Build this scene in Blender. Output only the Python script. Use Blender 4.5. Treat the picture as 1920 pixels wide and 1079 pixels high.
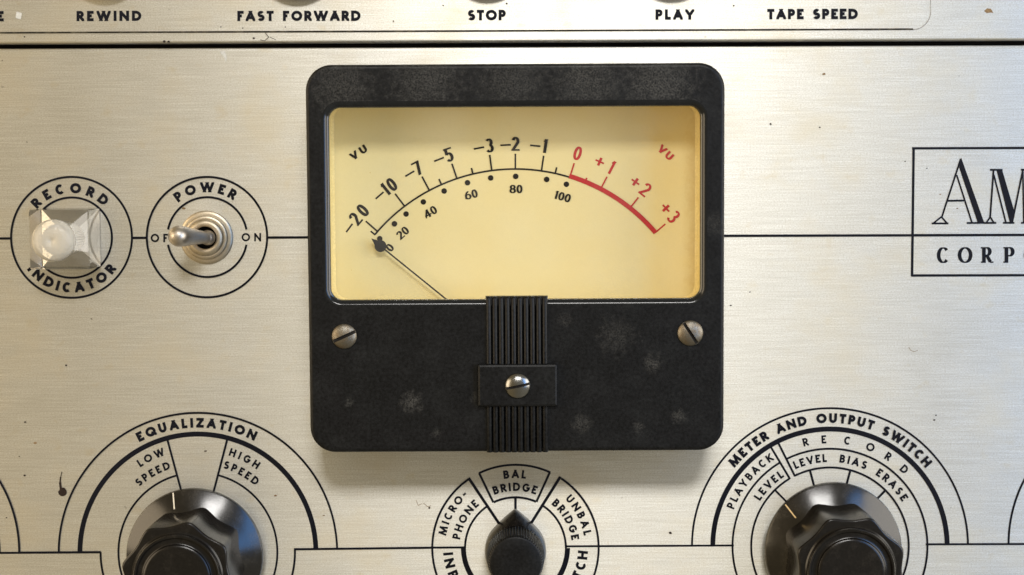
import bpy, math, random
from mathutils import Vector
rad = math.radians
random.seed(7)
for o in list(bpy.data.objects): bpy.data.objects.remove(o)
SC = bpy.context.scene
COL = SC.collection
S = 0.000127            # metres per photo pixel at the panel
DIST = 0.400            # camera to panel
F = 3150.0              # focal length in photo pixels
PITCH, ROLL = rad(4.07), 0.0055

# ------------------------------------------------------------------ camera
fwd = Vector((0, math.cos(PITCH), -math.sin(PITCH)))
right = Vector((1, 0, 0)); up = right.cross(fwd)
cr, sr = math.cos(ROLL), math.sin(ROLL)
right, up = right*cr - up*sr, up*cr + right*sr
CAM = Vector((0, -DIST, 0))
cam = bpy.data.objects.new('camera', bpy.data.cameras.new('camera')); COL.objects.link(cam)
cam.data.sensor_width = 36; cam.data.lens = F/1920*36
cam.data.clip_start = 0.01; cam.data.clip_end = 50
from mathutils import Matrix
cam.matrix_world = Matrix(((right.x, up.x, -fwd.x, CAM.x), (right.y, up.y, -fwd.y, CAM.y), (right.z, up.z, -fwd.z, CAM.z), (0, 0, 0, 1)))
SC.camera = cam

# ------------------------------------------------------------------ light
SC.view_settings.view_transform = 'Standard'; SC.view_settings.look = 'None'
SC.view_settings.exposure = 0.0; SC.view_settings.gamma = 1.0
W = bpy.data.worlds.new('World'); SC.world = W; W.use_nodes = True
wn, wl = W.node_tree.nodes, W.node_tree.links
bg = wn['Background']; bg.inputs[1].default_value = 0.34
tc = wn.new('ShaderNodeTexCoord'); sp = wn.new('ShaderNodeSeparateXYZ'); rp = wn.new('ShaderNodeValToRGB'); mr = wn.new('ShaderNodeMapRange')
wl.new(tc.outputs['Generated'], sp.inputs[0]); wl.new(sp.outputs[0], mr.inputs[0])
mr.inputs[1].default_value = -1; mr.inputs[2].default_value = 1
wl.new(mr.outputs[0], rp.inputs[0]); wl.new(rp.outputs[0], bg.inputs[0])
e = rp.color_ramp.elements
e[0].position = 0.30; e[0].color = (1.22, 0.94, 0.50, 1)
e[1].position = 0.70; e[1].color = (1.26, 1.15, 0.88, 1)
m_ = rp.color_ramp.elements.new(0.5); m_.color = (0.92, 0.82, 0.61, 1)

def area(name, loc, target, sx, sy, power, col):
    l = bpy.data.lights.new(name, 'AREA'); l.shape = 'RECTANGLE'; l.size = sx; l.size_y = sy; l.energy = power; l.color = col
    o = bpy.data.objects.new(name, l); COL.objects.link(o); o.location = loc
    o.rotation_euler = (Vector(target)-Vector(loc)).to_track_quat('-Z', 'Y').to_euler()
    return o
area('key_lamp', (0.055, -0.86, 0.50), (0.0, 0, -0.02), 0.30, 0.14, 5.0, (1.0, 0.975, 0.94))
area('window_light', (0.60, -0.80, 0.17), (0, 0, -0.03), 0.19, 0.72, 2.9, (0.13, 0.42, 1.0))
area('warm_lamp', (-0.95, -0.55, 0.10), (0, 0, -0.03), 0.7, 0.7, 8.0, (1.0, 0.80, 0.55))
area('room_light', (0.95, -0.50, 0.15), (0, 0, -0.03), 0.7, 0.8, 9.5, (1.0, 0.95, 0.88))

# ------------------------------------------------------------------ photo pixel -> world
def U(px, py, h=0.0):
    """the point h photo-pixels in front of the panel that is seen at photo pixel (px, py)"""
    d = right*((px-960)/F) + up*((539.5-py)/F) + fwd
    t = (DIST - h*S)/d.y
    return CAM + d*t

# ------------------------------------------------------------------ helpers
def link(name, me, mat, parent=None, loc=None):
    o = bpy.data.objects.new(name, me); COL.objects.link(o)
    if mat: me.materials.append(mat)
    if parent is not None: o.parent = parent
    if loc is not None: o.location = loc
    return o
def rootloc(p):
    v = Vector((0, 0, 0))
    while p is not None:
        v = v + p.location; p = p.parent
    return v
def mesh(name, verts, faces, mat, parent=None, smooth=None, origin=None):
    """world-space vertices; smooth = sharp-edge angle in degrees"""
    off = rootloc(parent) if parent is not None else (origin if origin is not None else Vector((0, 0, 0)))
    me = bpy.data.meshes.new(name)
    me.from_pydata([tuple(Vector(v)-off) for v in verts], [], faces); me.update()
    if smooth is not None:
        for p in me.polygons: p.use_smooth = True
        me.set_sharp_from_angle(angle=rad(smooth))
    return link(name, me, mat, parent, None if parent is not None else off)
def thing(name, label, cat, loc, group=None):
    o = bpy.data.objects.new(name, None); COL.objects.link(o); o.location = loc
    o.empty_display_size = 0.01
    o['label'] = label; o['category'] = cat
    if group: o['group'] = group
    return o
def tag(o, label, cat, group=None):
    o['label'] = label; o['category'] = cat
    if group: o['group'] = group
    return o

# ------------------------------------------------------------------ materials
class N:
    def __init__(s, name):
        s.m = bpy.data.materials.new(name); s.m.use_nodes = True
        s.t = s.m.node_tree; s.b = s.t.nodes['Principled BSDF']; s.out = s.t.nodes['Material Output']
    def n(s, typ, **kw):
        x = s.t.nodes.new(typ)
        for k, v in kw.items(): setattr(x, k, v)
        return x
    def l(s, a, b): s.t.links.new(a, b)
    def set(s, **kw):
        for k, v in kw.items(): s.b.inputs[k.replace('_', ' ')].default_value = v
    def coords(s, scale, rot=(0, 0, 0)):
        tc = s.n('ShaderNodeTexCoord'); mp = s.n('ShaderNodeMapping')
        mp.inputs['Scale'].default_value = scale; mp.inputs['Rotation'].default_value = rot
        geo = s.n('ShaderNodeNewGeometry'); s.l(geo.outputs['Position'], mp.inputs[0]); return mp.outputs[0]
    def noise(s, scale, sc=1.0, detail=4, rough=0.6):
        x = s.n('ShaderNodeTexNoise'); s.l(s.coords(scale), x.inputs['Vector'])
        x.inputs['Scale'].default_value = sc; x.inputs['Detail'].default_value = detail; x.inputs['Roughness'].default_value = rough
        return x.outputs['Fac']
    def rng(s, v, a, b, c, d):
        x = s.n('ShaderNodeMapRange'); s.l(v, x.inputs[0])
        for i, q in zip((1, 2, 3, 4), (a, b, c, d)): x.inputs[i].default_value = q
        return x.outputs[0]
    def mix(s, fac, a, b, mode='MIX'):
        x = s.n('ShaderNodeMix', data_type='RGBA', blend_type=mode)
        for sock, v in ((x.inputs[0], fac), (x.inputs[6], a), (x.inputs[7], b)):
            if hasattr(v, 'is_linked'): s.l(v, sock)
            elif isinstance(v, tuple): sock.default_value = v if len(v) == 4 else (*v, 1)
            else: sock.default_value = v
        return x.outputs[2]
    def math(s, op, a, b):
        x = s.n('ShaderNodeMath', operation=op)
        for sock, v in zip(x.inputs, (a, b)):
            if hasattr(v, 'is_linked'): s.l(v, sock)
            else: sock.default_value = v
        return x.outputs[0]
    def bump(s, v, strength, dist):
        x = s.n('ShaderNodeBump'); x.inputs['Strength'].default_value = strength; x.inputs['Distance'].default_value = dist
        s.l(v, x.inputs['Height']); s.l(x.outputs[0], s.b.inputs['Normal'])

def brushed_metal(name, base, seed):
    k = N(name)
    st = k.noise((70, 1, 5200), 1.0, 3, 0.6)            # fine brush lines along x
    st2 = k.noise((75, 1, 2300), 1.0, 4, 0.65)           # broader streaks
    gr = k.noise((2600, 1, 4200), 1.0, 2, 0.7)          # grain
    mot = k.noise((45+seed, 1, 60), 1.0, 5, 0.6)        # large stains
    blot = k.noise((180+seed, 1, 260), 1.0, 3, 0.5)
    c = k.mix(k.rng(st, 0.3, 0.7, 0, 1), tuple(x*0.78 for x in base), tuple(min(1, x*1.12) for x in base))
    c = k.mix(k.rng(st2, 0.42, 0.68, 0.0, 0.62), c, tuple(x*0.74 for x in base))
    c = k.mix(k.rng(gr, 0.38, 0.70, 0.0, 0.75), c, (base[0]*0.62, base[1]*0.6, base[2]*0.55))
    c = k.mix(k.rng(mot, 0.48, 0.72, 0.0, 0.45), c, (base[0]*0.80, base[1]*0.72, base[2]*0.56))
    c = k.mix(k.rng(blot, 0.62, 0.74, 0.0, 0.35), c, (base[0]*0.72, base[1]*0.64, base[2]*0.48))
    # small dark pits and specks
    vo = k.n('ShaderNodeTexVoronoi'); k.l(k.coords((150, 1, 150)), vo.inputs['Vector']); vo.inputs['Scale'].default_value = 1
    sep = k.n('ShaderNodeSeparateColor'); k.l(vo.outputs['Color'], sep.inputs[0])
    big = k.rng(sep.outputs[0], 0.62, 1.0, 0.0, 0.05)
    dist = k.math('ADD', vo.outputs['Distance'], k.rng(k.noise((1500, 1, 1500)), 0.3, 0.7, -0.035, 0.035))
    spk = k.math('LESS_THAN', dist, big)
    c = k.mix(k.math('MULTIPLY', spk, k.rng(sep.outputs[1], 0, 1, 0.25, 0.9)), c, (0.10, 0.075, 0.045))
    k.l(c, k.b.inputs['Base Color'])
    k.l(k.rng(mot, 0.3, 0.7, 0.43, 0.52), k.b.inputs['Roughness'])
    k.set(Metallic=0.95, Anisotropic=0.82)
    tv = k.n('ShaderNodeCombineXYZ'); tv.inputs[2].default_value = 1; k.l(tv.outputs[0], k.b.inputs['Tangent'])
    k.bump(k.math('ADD', k.math('ADD', st, st2), k.math('MULTIPLY', gr, 0.7)), 0.35, 0.00005)
    return k.m

def simple(name, col, rough, metal=0.0, spec=0.5, dust=0.0, dust_col=(0.30, 0.29, 0.26), scale=260, var=0.15, bump=0.0, thr=(0.5, 0.75)):
    k = N(name)
    n1 = k.noise((scale, scale, scale), 1.0, 5, 0.65)
    n2 = k.noise((scale*9, scale*9, scale*9), 1.0, 3, 0.7)
    c = k.mix(k.rng(n2, 0.3, 0.7, 0, 1), tuple(x*(1-var) for x in col), tuple(min(1, x*(1+var)) for x in col))
    if dust > 0:
        d = k.math('MULTIPLY', k.rng(n1, thr[0], thr[1], 0.0, 1.0), k.rng(n2, 0.25, 0.7, 0.3, 1.0))
        c = k.mix(k.math('MULTIPLY', d, dust), c, dust_col)
    k.l(c, k.b.inputs['Base Color'])
    k.l(k.rng(n1, 0.3, 0.7, max(0.02, rough*0.85), min(1, rough*1.2)), k.b.inputs['Roughness'])
    k.set(Metallic=metal)
    k.b.inputs['Specular IOR Level'].default_value = spec
    if bump > 0: k.bump(n2, bump, 0.0001)
    return k.m

M = {}
M['panel'] = brushed_metal('lower_brushed_aluminium', (0.95, 0.93, 0.855), 0)
M['upper'] = brushed_metal('upper_brushed_aluminium', (0.95, 0.93, 0.855), 7)
M['ink'] = simple('black_engraving_fill', (0.0045, 0.005, 0.009), 0.5, spec=0.12, var=0.4)
M['gap'] = simple('dark_chassis', (0.006, 0.005, 0.004), 0.8, spec=0.1)
def smudges_and_sheen(mat, spots, col):
    t = mat.node_tree; b = t.nodes['Principled BSDF']; old = b.inputs['Base Color'].links[0].from_socket
    geo = t.nodes.new('ShaderNodeNewGeometry')
    def nz(sc):
        x = t.nodes.new('ShaderNodeTexNoise'); t.links.new(geo.outputs['Position'], x.inputs['Vector']); x.inputs['Scale'].default_value = sc; x.inputs['Detail'].default_value = 4; return x.outputs['Fac']
    f1, f2 = nz(700), nz(2600); acc = None
    for p, rad_, amt in spots:
        d = t.nodes.new('ShaderNodeVectorMath'); d.operation = 'DISTANCE'; t.links.new(geo.outputs['Position'], d.inputs[0]); d.inputs[1].default_value = p
        ad = t.nodes.new('ShaderNodeMath'); ad.operation = 'MULTIPLY_ADD'; t.links.new(f1, ad.inputs[0]); ad.inputs[1].default_value = rad_*2.2; t.links.new(d.outputs['Value'], ad.inputs[2])
        m = t.nodes.new('ShaderNodeMapRange'); t.links.new(ad.outputs[0], m.inputs[0]); m.inputs[1].default_value = rad_*1.25; m.inputs[2].default_value = rad_*2.1; m.inputs[3].default_value = amt*0.72; m.inputs[4].default_value = 0
        if acc is None: acc = m.outputs[0]
        else:
            q = t.nodes.new('ShaderNodeMath'); q.operation = 'MAXIMUM'; t.links.new(acc, q.inputs[0]); t.links.new(m.outputs[0], q.inputs[1]); acc = q.outputs[0]
    g = t.nodes.new('ShaderNodeMapRange'); t.links.new(f2, g.inputs[0]); g.inputs[1].default_value = 0.35; g.inputs[2].default_value = 0.65
    q = t.nodes.new('ShaderNodeMath'); q.operation = 'MULTIPLY'; t.links.new(acc, q.inputs[0]); t.links.new(g.outputs[0], q.inputs[1])
    mx = t.nodes.new('ShaderNodeMix'); mx.data_type = 'RGBA'; t.links.new(q.outputs[0], mx.inputs[0]); t.links.new(old, mx.inputs[6]); mx.inputs[7].default_value = (*col, 1)
    t.links.new(mx.outputs[2], b.inputs['Base Color'])
M['case'] = simple('black_bakelite_case', (0.0045, 0.0047, 0.005), 0.42, spec=0.19, dust=0.24, dust_col=(0.024, 0.026, 0.024), scale=150, var=0.9, bump=0.2, thr=(0.50, 0.78))
smudges_and_sheen(M['case'], [(U(x, y, 158), q*S, a) for x, y, q, a in ((772, 755, 24, .9), (1155, 630, 40, .45), (1225, 682, 20, .8), (1092, 795, 22, .6), (1275, 782, 16, .7), (655, 755, 9, .8), (1235, 158, 80, .9), (640, 160, 70, .7), (800, 150, 80, .75), (1100, 150, 75, .8), (960, 155, 80, .6),  # wide top spots are dust plus painted lamp sheen; small ones are worn patches
    (980, 165, 30, .5), (1198, 800, 12, .6), (890, 745, 10, .5), (1060, 600, 16, .4), (820, 812, 12, .5), (1000, 250, 20, .3), (1340, 420, 26, .4))], (0.075, 0.073, 0.066))
M['bezel'] = simple('polished_bakelite_edge', (0.007, 0.008, 0.009), 0.16, spec=0.36, dust=0.15, dust_col=(0.05, 0.053, 0.05), scale=300)
M['knob'] = simple('black_bakelite_knob', (0.006, 0.0052, 0.0046), 0.22, spec=0.32, dust=0.14, dust_col=(0.10, 0.085, 0.065), scale=300, var=0.4, bump=0.06)
M['skirt'] = simple('satin_black_skirt', (0.008, 0.007, 0.006), 0.18, spec=0.48, dust=0.22, dust_col=(0.10, 0.085, 0.065), scale=260, var=0.4, bump=0.05)
M['wall'] = simple('yellow_dial_rim', (0.76, 0.64, 0.31), 0.55, spec=0.2, dust=0.35, dust_col=(0.55, 0.38, 0.10), scale=220, var=0.12, thr=(0.45, 0.7))
M['dial_ink'] = simple('dial_black_ink', (0.008, 0.006, 0.005), 0.6, spec=0.1, var=0.3)
M['red'] = simple('dial_red_ink', (0.42, 0.016, 0.02), 0.55, spec=0.2, var=0.15)
M['needle'] = simple('needle_black', (0.010, 0.010, 0.010), 0.5, spec=0.3)
M['screw'] = simple('tarnished_nickel_screw', (0.185, 0.172, 0.145), 0.42, metal=1.0, dust=0.75, dust_col=(0.16, 0.11, 0.06), scale=900, bump=0.35, thr=(0.42, 0.62))
M['steel'] = simple('polished_steel_screw', (0.21, 0.21, 0.205), 0.22, metal=1.0, dust=0.5, dust_col=(0.12, 0.10, 0.07), scale=700, bump=0.15)
M['slot'] = simple('slot_dark', (0.012, 0.010, 0.008), 0.7, spec=0.2)
M['nickel'] = simple('worn_nickel', (0.50, 0.44, 0.34), 0.42, metal=1.0, dust=0.7, dust_col=(0.36, 0.27, 0.14), scale=420, bump=0.12)
M['lever'] = simple('grey_satin_nickel', (0.44, 0.40, 0.35), 0.40, metal=1.0, dust=0.3, dust_col=(0.25, 0.2, 0.14), scale=500, bump=0.08)
M['white'] = simple('white_index_paint', (0.66, 0.60, 0.48), 0.5, var=0.15)
M['cream'] = simple('cream_button_plastic', (0.62, 0.52, 0.30), 0.35, dust=0.3, dust_col=(0.3, 0.22, 0.1))
M['tanspot'] = simple('tan_dirt', (0.22, 0.15, 0.08), 0.8, spec=0.1, var=0.4)
M['burn'] = simple('brown_burn', (0.018, 0.010, 0.007), 0.7, spec=0.2, var=0.4)

def face_paper():
    k = N('cream_dial_paper')
    n1 = k.noise((45, 45, 45), 1.0, 4, 0.6); n2 = k.noise((420, 420, 420), 1.0, 4, 0.65); n3 = k.noise((3500, 3500, 3500), 1.0, 2, 0.6)
    c = k.mix(k.rng(n1, 0.4, 0.7, 0, 0.5), (0.70, 0.62, 0.345), (0.70, 0.58, 0.27))
    c = k.mix(k.rng(n3, 0.3, 0.7, 0, 0.16), c, (0.62, 0.50, 0.24))
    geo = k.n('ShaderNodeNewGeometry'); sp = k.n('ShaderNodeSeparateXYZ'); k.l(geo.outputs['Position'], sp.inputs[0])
    edge = k.math('ADD', k.rng(sp.outputs[0], 0.0400, 0.0455, 0, 1), k.math('MULTIPLY', k.rng(n2, 0.3, 0.7, -0.28, 0.28), k.rng(sp.outputs[0], 0.0375, 0.041, 0, 1)))  # right-edge stain that also paints in the bezel's shade
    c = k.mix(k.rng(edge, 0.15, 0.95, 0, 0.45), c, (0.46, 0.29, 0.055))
    spots = k.math('GREATER_THAN', k.noise((520, 520, 520), 1.0, 1, 0.5), 0.79)
    c = k.mix(k.math('MULTIPLY', spots, 0.6), c, (0.45, 0.26, 0.05))
    k.l(c, k.b.inputs['Base Color']); k.set(Roughness=0.6); k.b.inputs['Specular IOR Level'].default_value = 0.2
    return k.m
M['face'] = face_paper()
def glass_pane():
    k = N('meter_glass'); k.t.nodes.remove(k.b)
    tr = k.n('ShaderNodeBsdfTransparent'); gl = k.n('ShaderNodeBsdfGlossy'); gl.inputs['Roughness'].default_value = 0.06
    fr = k.n('ShaderNodeFresnel'); fr.inputs[0].default_value = 1.45
    mx = k.n('ShaderNodeMixShader'); k.l(fr.outputs[0], mx.inputs[0]); k.l(tr.outputs[0], mx.inputs[1]); k.l(gl.outputs[0], mx.inputs[2])
    tr.inputs[0].default_value = (0.98, 0.975, 0.95, 1)
    df = k.n('ShaderNodeBsdfDiffuse'); df.inputs[0].default_value = (0.8, 0.78, 0.72, 1)
    m2 = k.n('ShaderNodeMixShader'); k.l(k.rng(k.noise((90, 90, 90), 1.0, 5, 0.65), 0.4, 0.75, 0.004, 0.045), m2.inputs[0])
    k.l(mx.outputs[0], m2.inputs[1]); k.l(df.outputs[0], m2.inputs[2]); k.l(m2.outputs[0], k.out.inputs[0]); return k.m
M['glass'] = glass_pane()
def clear_plastic(name, ior, tfac, rough, col=(1, 1, 1, 1), diff=0.0):
    k = N(name); k.t.nodes.remove(k.b)
    gl = k.n('ShaderNodeBsdfGlass'); gl.inputs['Roughness'].default_value = rough; gl.inputs['IOR'].default_value = ior; gl.inputs['Color'].default_value = col
    tr = k.n('ShaderNodeBsdfTransparent'); tr.inputs[0].default_value = col
    mx = k.n('ShaderNodeMixShader'); mx.inputs[0].default_value = tfac
    k.l(gl.outputs[0], mx.inputs[1]); k.l(tr.outputs[0], mx.inputs[2])
    last = mx.outputs[0]
    if diff > 0:
        df = k.n('ShaderNodeBsdfDiffuse'); df.inputs[0].default_value = (0.85, 0.83, 0.78, 1)
        m2 = k.n('ShaderNodeMixShader'); m2.inputs[0].default_value = diff
        k.l(last, m2.inputs[1]); k.l(df.outputs[0], m2.inputs[2]); last = m2.outputs[0]
    k.l(last, k.out.inputs[0]); return k.m
def thin_clear(name, ior, rough, tint, diff=0.0, dcol=(0.8, 0.78, 0.7, 1), bump=None):
    k = N(name); k.t.nodes.remove(k.b)
    tr = k.n('ShaderNodeBsdfTransparent'); tr.inputs[0].default_value = tint
    gl = k.n('ShaderNodeBsdfGlossy'); gl.inputs['Roughness'].default_value = rough
    fr = k.n('ShaderNodeFresnel'); fr.inputs[0].default_value = ior
    m1 = k.n('ShaderNodeMixShader'); df = k.n('ShaderNodeBsdfDiffuse'); df.inputs[0].default_value = dcol
    m1.inputs[0].default_value = diff; k.l(tr.outputs[0], m1.inputs[1]); k.l(df.outputs[0], m1.inputs[2])
    m2 = k.n('ShaderNodeMixShader'); k.l(fr.outputs[0], m2.inputs[0]); k.l(m1.outputs[0], m2.inputs[1]); k.l(gl.outputs[0], m2.inputs[2])
    if bump:
        x = k.n('ShaderNodeBump'); x.inputs['Strength'].default_value = 0.6; x.inputs['Distance'].default_value = 0.0003
        k.l(k.noise((bump, bump, bump), 1.0, 3, 0.6), x.inputs['Height'])
        for q in (gl, df): k.l(x.outputs[0], q.inputs['Normal'])
    k.l(m2.outputs[0], k.out.inputs[0]); return k.m
M['jewel'] = thin_clear('clear_acrylic', 1.7, 0.05, (0.95, 0.95, 0.94, 1), 0.03)
M['frost'] = thin_clear('frosted_acrylic', 1.5, 0.25, (0.93, 0.92, 0.88, 1), 0.5, (0.66, 0.62, 0.53, 1), 1600)
M['barrel'] = thin_clear('ribbed_acrylic', 1.6, 0.12, (0.93, 0.92, 0.88, 1), 0.6, (0.80, 0.73, 0.58, 1))
M['mirror'] = simple('lamp_reflector', (0.72, 0.70, 0.66), 0.42, metal=1.0, dust=0.2, scale=700, bump=0.1)

# ------------------------------------------------------------------ lettering engine (strokes with width, clipped to the letter box)
def arc(cx, cy, rx, ry, a0, a1): return ('a', cx, cy, rx, ry, a0, a1)
GL = {
 'A': (.76, [[(0,0),(.5,1)],[(.5,1),(1,0)],[(.17,.27),(.83,.27)]]),
 'B': (.58, [[(0,0),(0,1)],[(0,1),(.5,1),arc(.5,.765,.40,.235,90,-90),(0,.53)],[(0,.53),(.52,.53),arc(.52,.265,.48,.265,90,-90),(0,0)]]),
 'C': (.76, [[arc(.54,.5,.54,.5,48,312)]]),
 'D': (.74, [[(0,0),(0,1)],[(0,1),(.36,1),arc(.36,.5,.64,.5,90,-90),(0,0)]]),
 'E': (.52, [[(0,0),(0,1)],[(0,1),(1,1)],[(0,.52),(.9,.52)],[(0,0),(1,0)]]),
 'F': (.50, [[(0,0),(0,1)],[(0,1),(1,1)],[(0,.5),(.9,.5)]]),
 'G': (.86, [[arc(.5,.5,.5,.5,42,358)],[(1,.48),(.55,.48)]]),
 'H': (.70, [[(0,0),(0,1)],[(1,0),(1,1)],[(0,.52),(1,.52)]]),
 'I': (None, [[(.5,0),(.5,1)]]),
 'K': (.66, [[(0,0),(0,1)],[(0,.38),(.9,1)],[(.3,.58),(1,0)]]),
 'L': (.46, [[(0,0),(0,1)],[(0,0),(1,0)]]),
 'M': (.95, [[(0,0),(.12,1)],[(.12,1),(.5,0)],[(.5,0),(.88,1)],[(.88,1),(1,0)]]),
 'N': (.76, [[(0,0),(0,1)],[(0,1),(1,0)],[(1,0),(1,1)]]),
 'O': (.98, [[arc(.5,.5,.5,.5,0,360)]]),
 'P': (.56, [[(0,0),(0,1)],[(0,1),(.5,1),arc(.5,.72,.5,.28,90,-90),(0,.44)]]),
 'Q': (.98, [[arc(.5,.5,.5,.5,0,360)],[(.55,.35),(1,0)]]),
 'R': (.60, [[(0,0),(0,1)],[(0,1),(.48,1),arc(.48,.73,.44,.27,90,-90),(0,.46)],[(.38,.46),(1,0)]]),
 'S': (.58, [[arc(.5,.75,.44,.25,35,270),arc(.5,.25,.5,.25,90,-150)]]),
 'T': (.56, [[(.5,0),(.5,1)],[(0,1),(1,1)]]),
 'U': (.66, [[(0,1),(0,.42),arc(.5,.42,.5,.42,180,360),(1,1)]]),
 'V': (.74, [[(0,1),(.5,0)],[(.5,0),(1,1)]]),
 'W': (1.12,[[(0,1),(.26,0)],[(.26,0),(.5,1)],[(.5,1),(.74,0)],[(.74,0),(1,1)]]),
 'X': (.70, [[(0,0),(1,1)],[(0,1),(1,0)]]),
 'Y': (.72, [[(0,1),(.5,.44)],[(1,1),(.5,.44)],[(.5,.46),(.5,0)]]),
 'Z': (.62, [[(0,1),(1,1)],[(1,1),(0,0)],[(0,0),(1,0)]]),
 '-': (.36, [[(0,.45),(1,.45)]]),
 ' ': (.42, []),
 '0': (.50, [[arc(.5,.5,.5,.5,0,360)]]),
 '1': (.30, [[(.75,0),(.75,1)],[(.75,1),(.1,.80)]]),
 '2': (.52, [[arc(.5,.72,.46,.28,165,-28),(.04,.03)],[(0,0),(1,0)]]),
 '3': (.52, [[arc(.45,.765,.42,.235,150,-90)],[arc(.45,.265,.5,.265,90,-150)]]),
 '4': (.58, [[(.72,0),(.72,1)],[(.72,1),(0,.27)],[(0,.27),(1,.27)]]),
 '5': (.52, [[(.92,1),(.14,1)],[(.14,1),(.10,.52)],[arc(.44,.31,.5,.31,135,-145)]]),
 '6': (.54, [[arc(.5,.30,.5,.30,0,360)],[arc(.92,.30,.92,.70,98,180)]]),
 '7': (.52, [[(0,1),(1,1)],[(1,1),(.38,0)]]),
 '8': (.54, [[arc(.5,.76,.42,.24,0,360)],[arc(.5,.26,.5,.26,0,360)]]),
 '+': (.58, [[(0,.5),(1,.5)],[(.5,.16),(.5,.84)]]),
 '_': (.66, [[(0,.42),(1,.42)]]),
}
def clip(poly, ax, lim, keep_less):
    out = []
    for i in range(len(poly)):
        a, b = poly[i], poly[(i+1) % len(poly)]
        ia = (a[ax] <= lim) if keep_less else (a[ax] >= lim); ib = (b[ax] <= lim) if keep_less else (b[ax] >= lim)
        if ia: out.append(a)
        if ia != ib:
            t = (lim-a[ax])/(b[ax]-a[ax]); out.append((a[0]+t*(b[0]-a[0]), a[1]+t*(b[1]-a[1])))
    return out
def glyph(ch, w, thin=None, wide=1.0):
    """list of convex polygons in a box of height 1; returns (width, polys)"""
    thin = w if thin is None else thin
    wd, strokes = GL[ch]
    Wd = w if wd is None else max(wd*wide, w)
    if wd is not None and w > 0.17 and thin == w: Wd *= 1 + min(0.24, (w-0.17)*2.2)*(0.4 if ch in 'OQCG' else 1)
    polys = []
    mx = lambda p: (w/2 + p[0]*(Wd-w), thin/2 + p[1]*(1-thin))
    for st in strokes:
        pts = []
        for q in st:
            if q[0] == 'a':
                _, cx, cy, rx, ry, a0, a1 = q
                n = max(6, int(abs(a1-a0)/9))
                seq = [(cx+rx*math.cos(rad(a0+(a1-a0)*i/n)), cy+ry*math.sin(rad(a0+(a1-a0)*i/n))) for i in range(n+1)]
                if pts and abs(pts[-1][0]-seq[0][0])+abs(pts[-1][1]-seq[0][1]) < 1e-6: seq = seq[1:]
                pts += seq
            else: pts.append(q)
        closed = len(pts) > 3 and abs(pts[0][0]-pts[-1][0])+abs(pts[0][1]-pts[-1][1]) < 1e-6
        edge = lambda p: min(abs(p[0]), abs(p[0]-1), abs(p[1]), abs(p[1]-1)) < 1e-4
        e0, e1 = edge(pts[0]) and not closed, edge(pts[-1]) and not closed
        P = [mx(p) for p in pts]
        if closed: P = P[:-1]
        n = len(P)
        if not closed:
            def ext(a, b):
                d = math.hypot(a[0]-b[0], a[1]-b[1]); return (a[0]+(a[0]-b[0])/d*w, a[1]+(a[1]-b[1])/d*w)
            if e0: P[0] = ext(P[0], P[1])
            if e1: P[-1] = ext(P[-1], P[-2])
        dirs = []
        for i in range(n if closed else n-1):
            a, b = P[i], P[(i+1) % n]; d = math.hypot(b[0]-a[0], b[1]-a[1]); dirs.append(((b[0]-a[0])/d, (b[1]-a[1])/d))
        L, R = [], []
        for i in range(n):
            if closed: d0, d1 = dirs[i-1], dirs[i]
            else: d0 = dirs[max(0, i-1)]; d1 = dirs[min(n-2, i)]
            tx, ty = d0[0]+d1[0], d0[1]+d1[1]; l = math.hypot(tx, ty) or 1; tx, ty = tx/l, ty/l
            hw = (thin + (w-thin)*abs(ty)**1.3)/2
            c = max(0.5, tx*d1[0]+ty*d1[1]); hw /= c
            L.append((P[i][0]-ty*hw, P[i][1]+tx*hw)); R.append((P[i][0]+ty*hw, P[i][1]-tx*hw))
        for i in range(n if closed else n-1):
            j = (i+1) % n
            q = [L[i], L[j], R[j], R[i]]
            for ax, lim, less in ((1, 0, False), (1, 1, True), (0, 0, False), (0, Wd, True)): 
                q = clip(q, ax, lim, less)
                if len(q) < 3: break
            if len(q) >= 3: polys.append(q)
    return Wd, polys
INK = [0.30]
def flat(name, polys, mat, parent, h0=0.0):
    """print: polygons in photo pixels laid on the surface h0; each a hair above the last so none is coplanar"""
    V, Fc = [], []
    base = INK[0]; z = 0
    for p in polys:
        i = len(V)
        a = sum(p[k][0]*p[(k+1) % len(p)][1]-p[(k+1) % len(p)][0]*p[k][1] for k in range(len(p)))
        if abs(a) < 1e-4: continue
        if a > 0: p = p[::-1]
        V += [U(x, y, h0+base+z) for x, y in p]; Fc.append(list(range(i, i+len(p)))); z += 0.003
    INK[0] = 0.30 + (INK[0]-0.30+0.13) % 1.0
    return mesh(name, V, Fc, mat, parent)
def place(polys, o, xd, ud, h):
    return [[(o[0]+x*h*xd[0]+y*h*ud[0], o[1]+x*h*xd[1]+y*h*ud[1]) for x, y in p] for p in polys]
def centres(text, h, w, thin, wide):
    gs = [glyph(c, w, thin, wide) for c in text]
    return gs
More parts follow.
